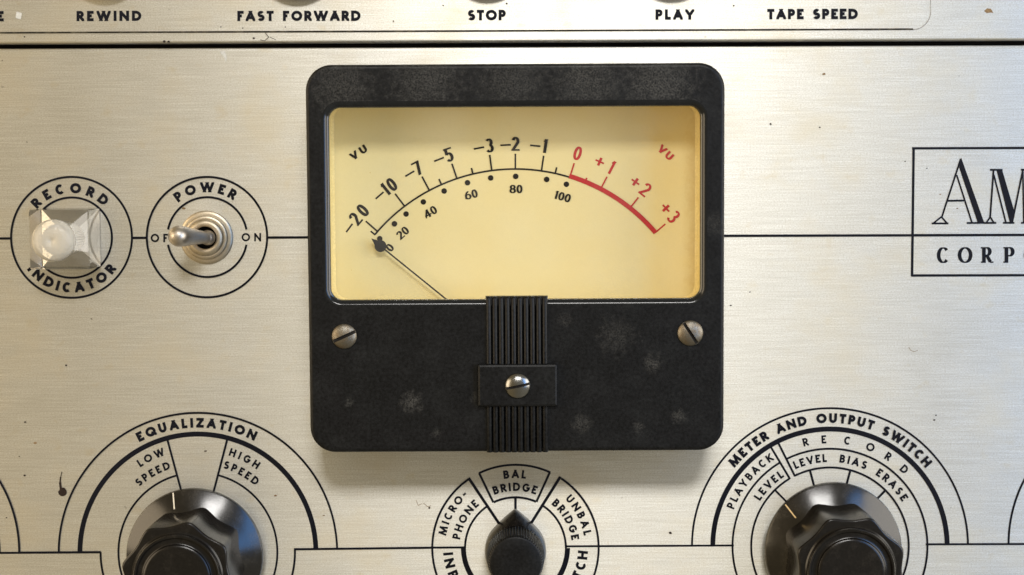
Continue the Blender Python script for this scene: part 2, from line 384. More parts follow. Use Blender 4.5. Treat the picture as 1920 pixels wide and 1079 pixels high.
def text_arc(text, cx, cy, r, a0, a1, h, w, down=False, thin=None, wide=1.0, angs=None):
    """a0, a1: angles of the first and last letter centres"""
    gs = centres(text, h, w, thin, wide); out = []
    if angs is None:
        nat = [0]
        for i in range(1, len(gs)): nat.append(nat[-1]+(gs[i-1][0]+gs[i][0])/2*h)
        rm = r - h/2 if down else r + h/2
        tot = rad(a1-a0)*rm; tr = (tot-nat[-1])/max(1, len(gs)-1)
        angs = [a0+math.degrees((nat[i]+tr*i)/rm) for i in range(len(gs))]
    for (wd, ps), a in zip(gs, angs):
        t = rad(a)
        if down: o = (cx+r*math.sin(t), cy+r*math.cos(t)); xd = (math.cos(t), -math.sin(t)); ud = (-math.sin(t), -math.cos(t))
        else: o = (cx+r*math.sin(t), cy-r*math.cos(t)); xd = (math.cos(t), math.sin(t)); ud = (math.sin(t), -math.cos(t))
        o = (o[0]-wd/2*h*xd[0], o[1]-wd/2*h*xd[1]); out += place(ps, o, xd, ud, h)
    return out
def text_line(text, p, q, h, w, thin=None, wide=1.0):
    gs = centres(text, h, w, thin, wide); L = math.hypot(q[0]-p[0], q[1]-p[1])
    xd = ((q[0]-p[0])/L, (q[1]-p[1])/L); ud = (xd[1], -xd[0])
    tr = (L-sum(g[0] for g in gs)*h)/max(1, len(gs)-1); x = 0; out = []
    for wd, ps in gs:
        out += place(ps, (p[0]+xd[0]*x, p[1]+xd[1]*x), xd, ud, h); x += wd*h+tr
    return out
LW = 1.25
def ring(cx, cy, r, w, a0=0, a1=360):
    w = w*LW if w < 6 else w
    n = max(8, int(abs(a1-a0)/2)); out = []
    for i in range(n):
        t0, t1 = rad(a0+(a1-a0)*i/n), rad(a0+(a1-a0)*(i+1)/n)
        out.append([(cx+(r+s)*math.sin(t), cy-(r+s)*math.cos(t)) for s, t in ((w/2, t0), (w/2, t1), (-w/2, t1), (-w/2, t0))])
    return out
def line(p, q, w):
    w = w*LW if w < 6 else w
    L = math.hypot(q[0]-p[0], q[1]-p[1]); nx, ny = -(q[1]-p[1])/L*w/2, (q[0]-p[0])/L*w/2
    return [[(p[0]+nx, p[1]+ny), (q[0]+nx, q[1]+ny), (q[0]-nx, q[1]-ny), (p[0]-nx, p[1]-ny)]]
def polar(cx, cy, r, a): return (cx+r*math.sin(rad(a)), cy-r*math.cos(rad(a)))
def spoke(cx, cy, r0, r1, a, w): return line(polar(cx, cy, r0, a), polar(cx, cy, r1, a), w)
def disc(cx, cy, r, n=20): return [[(cx+r*math.cos(2*math.pi*i/n), cy+r*math.sin(2*math.pi*i/n)) for i in range(n)]]

# ------------------------------------------------------------------ 3D helpers (local frame: x right, z up, h out of the panel; sizes in photo pixels)
def L2W(c, x, z, h): return Vector((c.x + x*S, c.y - h*S, c.z + z*S))
def lathe(name, c, prof, mat, parent, n=96, rf=None, smooth=40, closed_top=True):
    V, Fc = [], []
    for (r, h) in prof:
        for i in range(n):
            t = 2*math.pi*i/n; rr = rf(r, h, t) if rf else r
            V.append(L2W(c, rr*math.sin(t), rr*math.cos(t), h))
    for k in range(len(prof)-1):
        for i in range(n):
            j = (i+1) % n; Fc.append([k*n+i, (k+1)*n+i, (k+1)*n+j, k*n+j])
    if closed_top: Fc.append([(len(prof)-1)*n+i for i in range(n)])
    return mesh(name, V, Fc, mat, parent, smooth)
def rrect(w, h, r, n=10):
    """points of a rounded rectangle, clockwise from top left, in local x/z pixels"""
    out = []
    for cx, cz, a in ((w/2-r, h/2-r, 0), (w/2-r, -h/2+r, 90), (-w/2+r, -h/2+r, 180), (-w/2+r, h/2-r, 270)):
        for i in range(n+1):
            t = rad(a+90*i/n); out.append((cx+r*math.sin(t), cz+r*math.cos(t)))
    return out
def rings_mesh(name, rings, mat, parent, smooth=35, cap0=False, cap1=False):
    """rings: lists of world points of equal length"""
    n = len(rings[0]); V = [p for r in rings for p in r]; Fc = []
    for k in range(len(rings)-1):
        for i in range(n):
            j = (i+1) % n; Fc.append([k*n+i, (k+1)*n+i, (k+1)*n+j, k*n+j])
    if cap0: Fc.append(list(range(n))[::-1])
    if cap1: Fc.append([(len(rings)-1)*n+i for i in range(n)])
    return mesh(name, V, Fc, mat, parent, smooth)
def plate(name, c, w, hgt, r, h0, h1, bev, mat, parent, smooth=35):
    """rounded slab with a softened front edge"""
    R = []
    for ins, h in ((0, h0), (0, h1-bev), (bev*0.3, h1-bev*0.3), (bev, h1)):
        R.append([L2W(c, x, z, h) for x, z in rrect(w-2*ins, hgt-2*ins, max(0.5, r-ins), 6)])
    return rings_mesh(name, R, mat, parent, smooth, False, True)
def screw(c, R, ang, h0, dome, parent, mat, sw=2.6, name='screw'):
    """round head with a cut slot"""
    c = Vector((c.x, 0, c.z))
    us = [-R*math.cos(math.pi*i/18) for i in range(19)]
    lo = [u for u in us if u < -sw] ; hi = [u for u in us if u > sw]
    hgt = lambda u, v: h0 + dome*max(0.0, 1-(u*u+v*v)/(R*R*1.04))**0.55 + 1
    flo = h0 + dome*0.35
    cols = [(u, None) for u in lo] + [(-sw, None), (-sw, flo), (sw, flo), (sw, None)] + [(u, None) for u in hi]
    V, Fc, nv = [], [], 18
    ca, sa = math.cos(rad(ang)), math.sin(rad(ang))
    for u, fl in cols:
        half = math.sqrt(max(0, R*R-u*u))
        for k in range(nv+1):
            v = half*math.cos(math.pi*k/nv) * -1
            h = hgt(u, v) if fl is None else min(fl, hgt(u, v))
            x, z = v*ca - u*sa, v*sa + u*ca       # slot runs along v
            V.append(L2W(c, x, z, h))
    for i in range(len(cols)-1):
        for k in range(nv):
            a, b = i*(nv+1)+k, (i+1)*(nv+1)+k; Fc.append([a, b, b+1, a+1])
    # skirt down to the surface
    n0 = len(V); nn = 48
    for k in range(nn):
        t = 2*math.pi*k/nn
        V.append(L2W(c, R*math.cos(t), R*math.sin(t), h0-2)); V.append(L2W(c, R*math.cos(t), R*math.sin(t), h0+dome*0.18+1))
    for k in range(nn):
        j = (k+1) % nn; Fc.append([n0+2*k, n0+2*j, n0+2*j+1, n0+2*k+1])
    o = mesh(name, V, Fc, mat, parent, 40)
    s_ = [L2W(c, v*ca-u*sa, v*sa+u*ca, flo+0.4) for u, v in ((-sw, -R*.95), (-sw, R*.95), (sw, R*.95), (sw, -R*.95))]
    mesh('slot', s_, [[0, 1, 2, 3]], M['slot'], o)
    return o
def tube(name, pts, radii, mat, parent, n=24, smooth=60):
    V, Fc = [], []
    for i, p in enumerate(pts):
        d = (pts[min(i+1, len(pts)-1)]-pts[max(i-1, 0)]).normalized()
        a = d.cross(Vector((0, 0, 1))); a = a.normalized() if a.length > 1e-6 else Vector((1, 0, 0)); b = d.cross(a)
        for k in range(n):
            t = 2*math.pi*k/n; V.append(p + (a*math.cos(t)+b*math.sin(t))*radii[i]*S)
    for i in range(len(pts)-1):
        for k in range(n):
            j = (k+1) % n; Fc.append([i*n+k, i*n+j, (i+1)*n+j, (i+1)*n+k])
    Fc.append(list(range(n))); Fc.append([(len(pts)-1)*n+k for k in range(n)][::-1])
    return mesh(name, V, Fc, mat, parent, smooth)

# ================================================================== PANELS
HU = 20
def slab(name, pts, bev, mat, thick=40, hf=0):
    """pts: corner photo pixels at the panel plane, clockwise from top left"""
    c = [U(x, y, hf) for x, y in pts]
    org = sum(c, Vector())/4; org.y = 0
    def inset(k, h):
        out = []
        for i, p in enumerate(c):
            sx = 1 if i in (0, 3) else -1; sz = -1 if i in (0, 1) else 1
            out.append(Vector((p.x+sx*k*S, -h*S, p.z+sz*k*S)))
        return out
    rs = [inset(0, -thick), inset(0, hf-bev), inset(bev*.3, hf-bev*.3), inset(bev, hf)]
    V = [p for r in rs for p in r]; Fc = []
    for k in range(3):
        for i in range(4):
            j = (i+1) % 4; Fc.append([k*4+i, (k+1)*4+i, (k+1)*4+j, k*4+j])
    Fc.append([12, 13, 14, 15]); Fc.append([3, 2, 1, 0])
    return mesh(name, V, Fc, mat, None, 30, org)
panel = slab('control_panel', [(-420, 93), (2360, 83.5), (2360, 1420), (-420, 1420)], 6, M['panel'])
tag(panel, 'brushed aluminium front panel with engraved dials, rings and black lettering below the dark gap', 'panel')
upper = slab('transport_panel', [(-420, -420), (2360, -420), (2360, 71.3), (-420, 81.5)], 1.6, M['upper'], hf=HU)
tag(upper, 'narrow brushed aluminium strip above the dark gap, lettered REWIND, STOP and PLAY', 'panel')
c0 = U(960, 85, 0)
back = mesh('chassis_plate', [Vector((x, y, z)) for x in (-.17, .17) for y in (40*S+.0005, 40*S+.004) for z in (-.15, .10)],
            [[0, 1, 3, 2], [4, 6, 7, 5], [0, 4, 5, 1], [2, 3, 7, 6], [0, 2, 6, 4], [1, 5, 7, 3]], M['gap'], None)
tag(back, 'black chassis plate seen through the narrow gap between the two metal panels', 'chassis')

# ---- upper panel print
for txt, x0, x1, y0, y1, h in (('REWIND', 143.5, 265, 40.2, 39.6, 19.2), ('FAST FORWARD', 445, 676, 40, 39.4, 19.2), ('STOP', 877, 948.5, 38.6, 38.3, 19.6),
                               ('PLAY', 1229, 1302, 37.4, 37.2, 19.4), ('TAPE SPEED', 1438.6, 1608.6, 36.6, 36.0, 19.4), ('MODE', -82, 4, 40.6, 40.4, 19.2)):
    if txt == 'MODE': txt, x0 = 'E', -5.5
    flat('lettering', text_line(txt, (x0, y0), (x1, y1), h, 0.285), M['ink'], upper, HU)
gl = line((-420, 63.5), (1712, 55), 2.4)
M['faint'] = simple('step_edge_pale', (0.30, 0.28, 0.24), 0.5, metal=0.5, var=0.4)
flat('step_edge_corner', ring(1711, 22, 34, 1.3, 180, 90) + line((1745, 22), (1744, -420), 1.0), M['faint'], upper, HU)  # same step edge painted paler round the corner
M['step_edge'] = simple('step_edge_dark', (0.02, 0.017, 0.012), 0.6, spec=0.1, var=0.5, dust=0.6, dust_col=(0.35, 0.30, 0.2), scale=500, thr=(0.5, 0.8))
flat('step_edge_line', gl, M['step_edge'], upper, HU)  # dark edge of a raised step, its shade painted as a flat line
flat('chipped_spot', [[(1845, 21), (1851, 16), (1858, 17), (1863, 25), (1858, 24), (1850, 25)]], M['tanspot'], upper, HU)

# ---- lower panel print
B_, MD, LT = 0.285, 0.24, 0.225
def words(items, parent):
    for it in items:
        flat('lettering', text_arc(*it[0], **(it[1] if len(it) > 1 else {})), M['ink'], parent)
def dial(name, first, parts, items):
    d = flat(name, first, M['ink'], panel)
    for nm, ps in parts: flat(nm, ps, M['ink'], d)
    words(items, d)
    return d
# record indicator
dial('dial_marking', ring(134, 445.5, 113.3, 3.2), [('inner_ring', ring(134.5, 446, 75.3, 3.2))],
     [(('RECORD', 134, 446, 83.5, -45.4, 39.8, 19.0, 0.28),), (('INDICATOR', 134, 446, 103, -53, 51.4, 19.0, 0.28), dict(down=True))])
# power
dial('dial_marking', ring(388, 445, 112.8, 3.2), [('inner_ring', ring(388.5, 445, 74.8, 3.2, -79, 79)), ('inner_ring', ring(388.5, 445, 74.8, 3.2, 101, 259))],
     [(('POWER', 388.5, 445, 84, -35.5, 30.5, 19.0, 0.28),)])
d_ = panel
flat('lettering', text_line('ON', (453, 453), (489.5, 453), 15.6, 0.21), M['ink'], panel)
flat('lettering', text_line('OFF', (282.5, 454.5), (331, 454.5), 15.6, 0.21), M['ink'], panel)
# centre lines
for a, b in (((-420, 449.5), (20.5, 447.5)), ((247.5, 446.6), (275.5, 446.4)), ((501, 445.8), (600, 445.2)), ((1330, 442.6), (1711, 441.6))):
    flat('centre_line', line(a, b, 3.6), M['ink'], panel)
# equalization dial
cx, cy = 371, 1035.5
dial('dial_marking', ring(cx, cy, 261, 3.0, -90, 88.7),
     [('thick_ring', ring(cx, cy, 221.2, 9.2, -90, 88.6)), ('inner_ring', ring(cx, cy, 149, 3.0, -150, -15.2)), ('inner_ring', ring(cx, cy, 149, 3.0, 15, 150)),
      ('divider_line', spoke(cx, cy, 219, 118, -15.2, 3.2)), ('divider_line', spoke(cx, cy, 219, 118, 14.6, 3.2)),
      ('bracket_line', line((35, 1036.8), (189, 1035.8), 3.4)), ('bracket_line', line((551, 1030.3), (811, 1027.4), 3.2)),
      ('bracket_line', ring(cx, cy, 182.5, 3.2, -90, -150)), ('bracket_line', ring(cx, cy, 182, 3.2, 88.4, 150))],
     [(('EQUALIZATION', cx, cy, 233.3, -26.6, 24.7, 18.2, 0.285),), (('LOW', cx, cy, 191.8, -33, -21.4, 14.8, MD),), (('SPEED', cx, cy, 164.3, -40.2, -20.2, 14.8, MD),),
      (('HIGH', cx, cy, 190, 19.3, 33.6, 14.8, MD),), (('SPEED', cx, cy, 164.3, 18.3, 38.7, 14.8, MD),)])
# input switch dial
cx, cy = 966.5, 1028
sec = lambda a0, a1: ring(cx, cy, 156, 3.2, a0, a1)
dial('dial_marking', ring(cx, cy, 156, 3.2, 33.3, 326.0),
     [('legend_box', ring(cx, cy, 156, 3.2, -26, 24.8) + ring(cx, cy, 95, 3.4, -25.6, 24.0) + spoke(cx, cy, 156, 95, -25.9, 3.4) + spoke(cx, cy, 156, 95, 24.4, 3.4)),
      ('inner_ring', ring(cx, cy, 94.5, 3.2, -90, -33.8)), ('inner_ring', ring(cx, cy, 94.5, 3.2, 33, 90)),
      ('thick_ring', ring(cx, cy, 97.5, 9.5, 90, 270)),
      ('divider_line', spoke(cx, cy, 158, 46, -33.8, 4.2)), ('divider_line', spoke(cx, cy, 158, 46, 32.2, 4.2)), ('divider_line', spoke(cx, cy, 95, 60, 0, 3.8)),
      ('bracket_line', line((808, 1027.2), (873, 1026.8), 3.0)), ('bracket_line', line((1060, 1024.8), (1376, 1023.2), 3.0))],
     [(('MICRO-', cx, cy, 132, -76.4, -43.5, 15.2, MD),), (('PHONE', cx, cy, 105, -78.7, -42.5, 15.2, MD),), (('BAL', cx, cy, 131, -7.2, 6.6, 15.6, MD),),
      (('BRIDGE', cx, cy, 107, -18.8, 18.2, 15.6, MD),), (('UNBAL', cx, cy, 130.3, 48, 78, 15.2, MD),), (('BRIDGE', cx, cy, 106, 42, 79.6, 15.2, MD),),
      (('INPUT', cx, cy, 136, 0, 0, 18.8, 0.265), dict(down=True, angs=[-85, -77, -67, -57, -48])), (('SWITCH', cx, cy, 136, 0, 0, 18.8, 0.265), dict(down=True, angs=[41, 50, 58, 66.5, 75, 84]))])
# meter and output switch dial
cx, cy = 1556.3, 1024.6
dial('dial_marking', ring(cx, cy, 258.8, 3.0, -90, 89.2),
     [('thick_ring', ring(cx, cy, 219.8, 9.2, -90, 89.1)), ('middle_ring', ring(cx, cy, 182.8, 3.0, -150, -30.9)), ('middle_ring', ring(cx, cy, 182.8, 3.0, -26.5, 150)),
      ('inner_ring', ring(cx, cy, 147.7, 3.0, -150, -31.0)), ('inner_ring', ring(cx, cy, 147.7, 3.0, -26.6, 150)),
      ('divider_line', spoke(cx, cy, 216, 146.5, -30.8, 3.2)), ('divider_line', spoke(cx, cy, 216, 146.5, -26.6, 3.2)),
      ('tick_line', spoke(cx, cy, 148, 118, -44.4, 3.0)), ('tick_line', spoke(cx, cy, 148, 118, -14.8, 3.4)), ('tick_line', spoke(cx, cy, 148, 118, 15, 3.4)), ('tick_line', spoke(cx, cy, 148, 118, 44.8, 3.4)),
      ('bracket_line', line((1736, 1021), (2360, 1019.4), 3.0))],
     [(('METER AND OUTPUT SWITCH', cx, cy, 231.3, -48, 48.8, 18.0, 0.285),),
      (('RECORD', cx, cy, 193, 0, 0, 15.4, LT), dict(angs=[-13.2, -3.3, 9.4, 22.2, 33, 44])),
      (('LEVEL', cx, cy, 158, -22.7, -3.5, 15.2, MD),), (('BIAS', cx, cy, 158, 8.1, 22.9, 15.2, MD),), (('ERASE', cx, cy, 158.5, 34, 56.7, 15.2, MD),),
      (('PLAYBACK', cx, cy, 193, -67.7, -34.4, 15.2, LT),), (('LEVEL', cx, cy, 156, -55.6, -34.7, 15.2, MD),)])
# neighbouring dials that run out of the picture
dial('dial_marking', ring(-225, 1036, 261, 3.2, -90, 90), [('thick_ring', ring(-225, 1036, 221.5, 9.2, -90, 90)), ('bracket_line', line((-44, 1037.5), (37, 1037), 3.2))], [])
dial('dial_marking', ring(2150, 1020, 258.8, 3.2, -90, 90), [('thick_ring', ring(2150, 1020, 219.8, 9.2, -90, 90))], [])

# maker's name plate printed at the right
box = line((1710.2, 278.5), (2330, 276.5), 3.6) + line((1709, 517), (2330, 515.5), 3.6) + line((1713.2, 277), (1710.2, 518.5), 3.8) + line((1711, 441.6), (2330, 439.5), 3.8)
nm = flat('name_box', box, M['ink'], panel)
z7 = lambda pts: [(1680+x/3.7208, 250+y/3.7208) for x, y in pts]
def zl(a, b, w): return line(*z7([a, b]), w/3.7208)
A_ = [z7([(455, 170), (617, 628), (572, 628), (441, 240)])] + zl((452, 180), (318, 592), 10) + zl((424, 292), (531, 626), 9) + zl((362, 472), (476, 470), 11) \
   + zl((250, 630), (366, 630), 10) + zl((494, 627), (622, 626), 10) + zl((322, 580), (262, 628), 9) + zl((318, 585), (356, 628), 9)
flat('lettering', A_, M['ink'], nm)
M2 = [z7([(703, 260), (742, 260), (826, 545), (812, 628), (796, 628)])] + zl((681, 262), (657, 592), 10) + zl((683, 290), (768, 626), 9) + zl((656, 256), (744, 256), 10) \
   + zl((616, 627), (700, 626), 10) + zl((748, 626), (826, 626), 10) + zl((658, 585), (630, 626), 9) + zl((658, 585), (684, 626), 9) + zl((812, 620), (886, 258), 10) \
   + [z7([(905, 256), (945, 256), (958, 626), (918, 626)])] + zl((886, 258), (893, 626), 9) + zl((872, 255), (960, 255), 10) + zl((874, 626), (978, 625), 10)
flat('lettering', M2, M['ink'], nm)
for q in (text_line('PEX', (1955, 418), (2090, 417), 101*.68, 0.12, wide=1.1),): flat('lettering', q, M['ink'], nm)
GL_ser = {
 'C': (.80, [[arc(.52,.5,.52,.5,42,318)]], []), 'O': (.94, [[arc(.5,.5,.5,.5,0,360)]], []),
 'R': (.80, [[(.14,0),(.14,1)],[(.14,1),(.45,1),arc(.45,.74,.36,.26,90,-90),(.14,.48)],[(.45,.48),(.86,.03)]], [(0,.30,0),(0,.30,1),(.72,1,0)]),
 'P': (.74, [[(.16,0),(.16,1)],[(.16,1),(.52,1),arc(.52,.72,.44,.28,90,-90),(.16,.44)]], [(0,.36,0),(0,.30,1)]),
 'A': (.86, [[(.06,0),(.48,1)],[(.48,1),(.9,0)],[(.2,.33),(.76,.33)]], [(0,.22,0),(.7,1,0)]),
 'T': (.76, [[(.5,0),(.5,1)],[(0,1),(1,1)]], [(.3,.7,0)]), 'I': (.40, [[(.5,0),(.5,1)]], [(.1,.9,0),(.1,.9,1)]),
 'N': (.90, [[(.12,0),(.12,1)],[(.12,1),(.88,0)],[(.88,0),(.88,1)]], [(0,.26,0),(.74,1,1)]) }
x = 1768.7
for i, ch in enumerate('CORPORATION'):
    wd, st, ser = GL_ser[ch]; GL['~'] = (wd, st)
    w_, ps = glyph('~', 0.235, 0.085)
    for a, b, yy in ser:
        y0 = 0 if yy == 0 else 1-.085
        ps.append([(a*w_, y0), (b*w_, y0), (b*w_, y0+.085), (a*w_, y0+.085)])
    xc = 1768.4 + i*41.3
    flat('lettering', place(ps, (xc-w_*29.5/2, 493.6-i*0.15), (1, -.004), (-.004, -1), 29.5), M['ink'], nm)

# marks of age on the lower panel
burn = disc(117.5, 923, 8, 14)
flat('burn_mark', [[(x+random.uniform(-1, 1), y+random.uniform(-1, 1)*.8) for x, y in burn[0]]] + line((114, 917), (112.5, 905), 3.4) + line((112.5, 906), (113.5, 895), 2.2) + line((113.5, 896), (116, 885), 1.2), M['burn'], panel)

def fleck(x, y, q, mat, par, h=0, sq=0.8):
    n = random.randint(6, 9); ph = random.random()*6
    flat('dirt_fleck', [[(x+q*random.uniform(.7, 1.2)*math.cos(2*math.pi*i/n+ph), y+q*sq*random.uniform(.7, 1.2)*math.sin(2*math.pi*i/n+ph)) for i in range(n)]], mat, par, h)
for x, y, q in ((124, 685.5, 2.2), (1445, 233, 2.3), (1537, 239, 1.9), (1257, 999.5, 3.0), (1406, 548, 1.7), (1752, 788, 2.2), (1494, 890, 2.6), (805, 953, 2.2), (47, 792, 2.0), (36, 856, 1.5), (46, 892, 2.2),
                (12, 971, 1.6), (1370, 573, 2.0), (1755, 779, 1.6), (1738, 316, 1.5), (1697, 303, 1.5)): fleck(x, y, q, M['burn'], panel)
for x, y, q in ((345, 391, 4), (1545, 139, 3.5), (516, 930, 3.2), (607, 967, 2.2), (66, 831, 3.5), (1763, 365, 2.0), (1795, 391, 2.0)): fleck(x, y, q, M['tanspot'], panel, 0, 0.55)
def hair(pts, w, mat, par, h=0):
    ps = []
    for a, b in zip(pts, pts[1:]): ps += line(a, b, w)
    flat('hair_scratch', ps, mat, par, h)
LW = 1.0
hair([(1704, 651), (1707, 657), (1714, 660), (1721, 657)], 0.7, M['tanspot'], panel)
hair([(780, 938), (784, 948), (791, 945)], 0.8, M['tanspot'], panel); hair([(794, 944), (803, 951), (808, 948)], 0.8, M['tanspot'], panel)
hair([(497, 62), (504, 70), (496, 77), (488, 75)], 1.0, M['burn'], upper, HU); hair([(506, 70), (517, 75)], 0.9, M['burn'], upper, HU)
M['pale'] = simple('pale_scrape', (0.50, 0.50, 0.46), 0.7, spec=0.2)
flat('pale_scrape', [[(412, 97), (421, 96), (425, 105), (424, 118), (420, 108)]], M['pale'], panel)
flat('pale_scrape', [[(31, 22), (41, 25), (39, 37), (29, 34)]], M['pale'], upper, HU)
for x, y, q in ((308, 78.2, 3.4), (316, 78.8, 2.6), (476, 72, 2.2), (455, 53, 1.6), (535, 51, 1.5), (46, 69.5, 1.8), (414, 51, 1.4), (950, 7, 2.2), (1376, 11, 2), (831, 10.5, 1.6)): fleck(x, y, q, M['burn'], upper, HU)
LW = 1.25
# ================================================================== VU METER
HM, HF = 158, 30
tl, tr_, br, bl = U(571, 121, HM), U(1358.5, 118.5, HM), U(1358.5, 845.5, HM), U(582.5, 849, HM)
mc = (tl+tr_+br+bl)/4; mc.y = 0
mw = ((tr_-tl).length+(br-bl).length)/2/S; mh = ((bl-tl).length+(br-tr_).length)/2/S
meter = thing('vu_meter', 'square black level meter with cream dial and ribbed band in the panel centre', 'meter', mc)
wtl, wtr, wbr, wbl = U(606, 191, HM), U(1325, 189, HM), U(1325, 571, HM), U(607, 573.5, HM)
wc = (wtl+wtr+wbr+wbl)/4; wc.y = 0
ww = ((wtr-wtl).length+(wbr-wbl).length)/2/S; wh = ((wbl-wtl).length+(wbr-wtr).length)/2/S
def mring(c, w, h, r, hh): return [L2W(c, x, z, hh) for x, z in rrect(w, h, r, 12)]
R_ = [mring(mc, mw, mh, 46, 0.5), mring(mc, mw, mh, 46, HM-8)] + [mring(mc, mw-14*(1-math.cos(rad(q))), mh-14*(1-math.cos(rad(q))), 46-7*(1-math.cos(rad(q))), HM-7+7*math.sin(rad(q))) for q in (0, 15, 30, 45, 60, 75, 90)] + [mring(mc, mw-18, mh-18, 37, HM),
      mring(wc, ww+2, wh+2, 31, HM)]
rings_mesh('case', R_, M['case'], meter, 30)
R_ = [mring(wc, ww+2.4, wh+2.4, 31.2, HM+0.15), mring(wc, ww+1, wh+1, 31, HM+0.15)]
for q in range(1, 9):
    tq = rad(q*10); R_.append(mring(wc, ww+1-20*math.sin(tq), wh+1-20*math.sin(tq), 31-10*math.sin(tq), HM+0.15-10*(1-math.cos(tq))))
R_ += [mring(wc, ww-20, wh-20, 21, HM-10), mring(wc, ww-20, wh-20, 21, HM-20)]
rings_mesh('bezel', R_, M['bezel'], meter, 40)
# yellow tray behind the window
fw, fh = ww-21, wh-20
tray = rings_mesh('dial_rim', [mring(wc, fw+1, fh+1, 23, HM-17), mring(wc, fw+22, fh+24, 30, HM-21), mring(wc, fw+22, fh+24, 30, HF+22)] + [mring(wc, fw+22-16*(1-math.cos(rad(q))), fh+24-10*(1-math.cos(rad(q))), 30-6*(1-math.cos(rad(q))), HF+22-21.5*math.sin(rad(q))) for q in (15, 30, 45, 60, 75, 90)], M['wall'], meter, 60)
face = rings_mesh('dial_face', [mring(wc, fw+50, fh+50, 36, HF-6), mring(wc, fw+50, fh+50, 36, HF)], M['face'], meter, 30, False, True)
rings_mesh('glass', [mring(wc, fw+1, fh+1, 23, HM-16), mring(wc, fw+1, fh+1, 23, HM-15)], M['glass'], meter, 30, False, True)
# dial print
LW = 1.0
ax, ay, ar = 966.3, 660.6, 343.4
def dp(name, polys, mat='dial_ink'): return flat(name, polys, M[mat], face, HF)
dp('scale_arc', ring(ax, ay, ar, 3.1, -50.1, 17.2))
dp('red_arc', ring(ax, ay, 345.4, 8.6, 17.0, 49.6), 'red')
for a, r1 in ((-50.1, 353.5), (-48.8, 372.7), (-37.2, 373), (-28, 372.8), (-23.8, 354.7), (-18.6, 372.8), (-13.4, 355), (-7.4, 373), (0, 372), (8.2, 372), (12.6, 355)):
    dp('tick_mark', spoke(ax, ay, ar-1, r1, a, 3.1))
for a, r1 in ((17.3, 371), (22.3, 353), (27.6, 371), (38.5, 370.6), (49.5, 369.8)): dp('tick_mark', spoke(ax, ay, 345, r1, a, 2.8), 'red')
def num(t, angs, h=26, mat='dial_ink', r=377.5, w=0.215, thin=0.12, wide=1.14):
    dp('numeral', text_arc(t, ax, ay, r, 0, 0, h, w, thin=thin, wide=wide, angs=angs), mat)
num('_20', [-53.2, -50.2, -47.1]); num('_10', [-40.9, -38.6, -36.4]); num('_7', [-30.6, -28]); num('_5', [-21.6, -18.6]); num('_3', [-10.1, -7.1]); num('_2', [-2.7, 0.05]); num('_1', [5.5, 8.2])
num('0', [17.4], mat='red', w=.2); num('+1', [23.9, 27.5], mat='red', w=.185); num('+2', [35.2, 38.7], mat='red', w=.185); num('+3', [46.3, 49.5], mat='red', w=.185)
def rot_text(t, p, q, h, w, mat, thin=None, wide=1.0):
    dp('lettering', text_line(t, p, q, h, w, thin, wide), mat)
rot_text('VU', (662, 302), (690.5, 283), 14.5, 0.31, 'dial_ink', 0.2, 1.4); rot_text('VU', (1231.5, 281), (1255, 302.5), 14.5, 0.31, 'red', 0.2, 1.4)
for x, y in ((712, 448), (739.6, 420), (761.4, 401.7), (793.8, 379), (832.8, 358.5), (876.6, 343), (920, 334), (967, 331), (1025, 336.8), (1062, 346)):
    dp('scale_dot', disc(x, y, 5.2))
def pct(t, x, y, a, h=15.5):
    L = sum(glyph(c, .25, .13, 1.45)[0] for c in t)*h + 1.0*(len(t)-1)
    xd = (math.cos(rad(a)), math.sin(rad(a))); ud = (xd[1], -xd[0])
    p = (x-xd[0]*L/2-ud[0]*h/2, y-xd[1]*L/2-ud[1]*h/2)
    dp('numeral', text_line(t, p, (p[0]+xd[0]*L, p[1]+xd[1]*L), h, .25, .13, 1.45))
pct('0', 731, 464.7, -50); pct('20', 755, 437, -42); pct('40', 806.8, 398, -31); pct('60', 883.4, 365, -14); pct('80', 967.5, 354.8, 0); pct('100', 1054.9, 369, 16)
# needle
HN = 46
a_, b_ = U(713.6, 461.8, HN), U(856, 577, HN)
d_n = (b_-a_).normalized(); n_n = Vector((-d_n.z, 0, d_n.x))
def nbox(p, q, w, t, name, par):
    V = []
    for pt in (p, q):
        for s1 in (-1, 1):
            for s2 in (0, 1): V.append(pt + n_n*(s1*w/2*S) + Vector((0, -s2*t*S, 0)))
    return mesh(name, V, [[0, 1, 3, 2], [4, 6, 7, 5], [0, 4, 5, 1], [2, 3, 7, 6], [0, 2, 6, 4], [1, 5, 7, 3]], M['needle'], par)
needle = nbox(a_, b_, 2.8, 2.5, 'needle', meter)
dv, df = [], []
nn = 32
for h in (0, 2.5):
    for i in range(nn): 
        t = 2*math.pi*i/nn; dv.append(a_ + Vector((11*S*math.cos(t), -h*S-0.00002, 11*S*math.sin(t))))
for i in range(nn): j = (i+1) % nn; df.append([i, j, nn+j, nn+i])
df.append([nn+i for i in range(nn)]); df.append(list(range(nn))[::-1])
mesh('needle_disc', dv, df, M['needle'], needle)
tip = U(696.4, 447.5, HN)
V = [a_-d_n*8*S+n_n*6*S, a_-d_n*8*S-n_n*6*S, tip]; V = [v+Vector((0, -0.00001, 0)) for v in V] + [v+Vector((0, -2.4*S, 0)) for v in V]
mesh('needle_tip', V, [[0, 2, 1], [3, 4, 5], [0, 1, 4, 3], [1, 2, 5, 4], [2, 0, 3, 5]], M['needle'], needle)
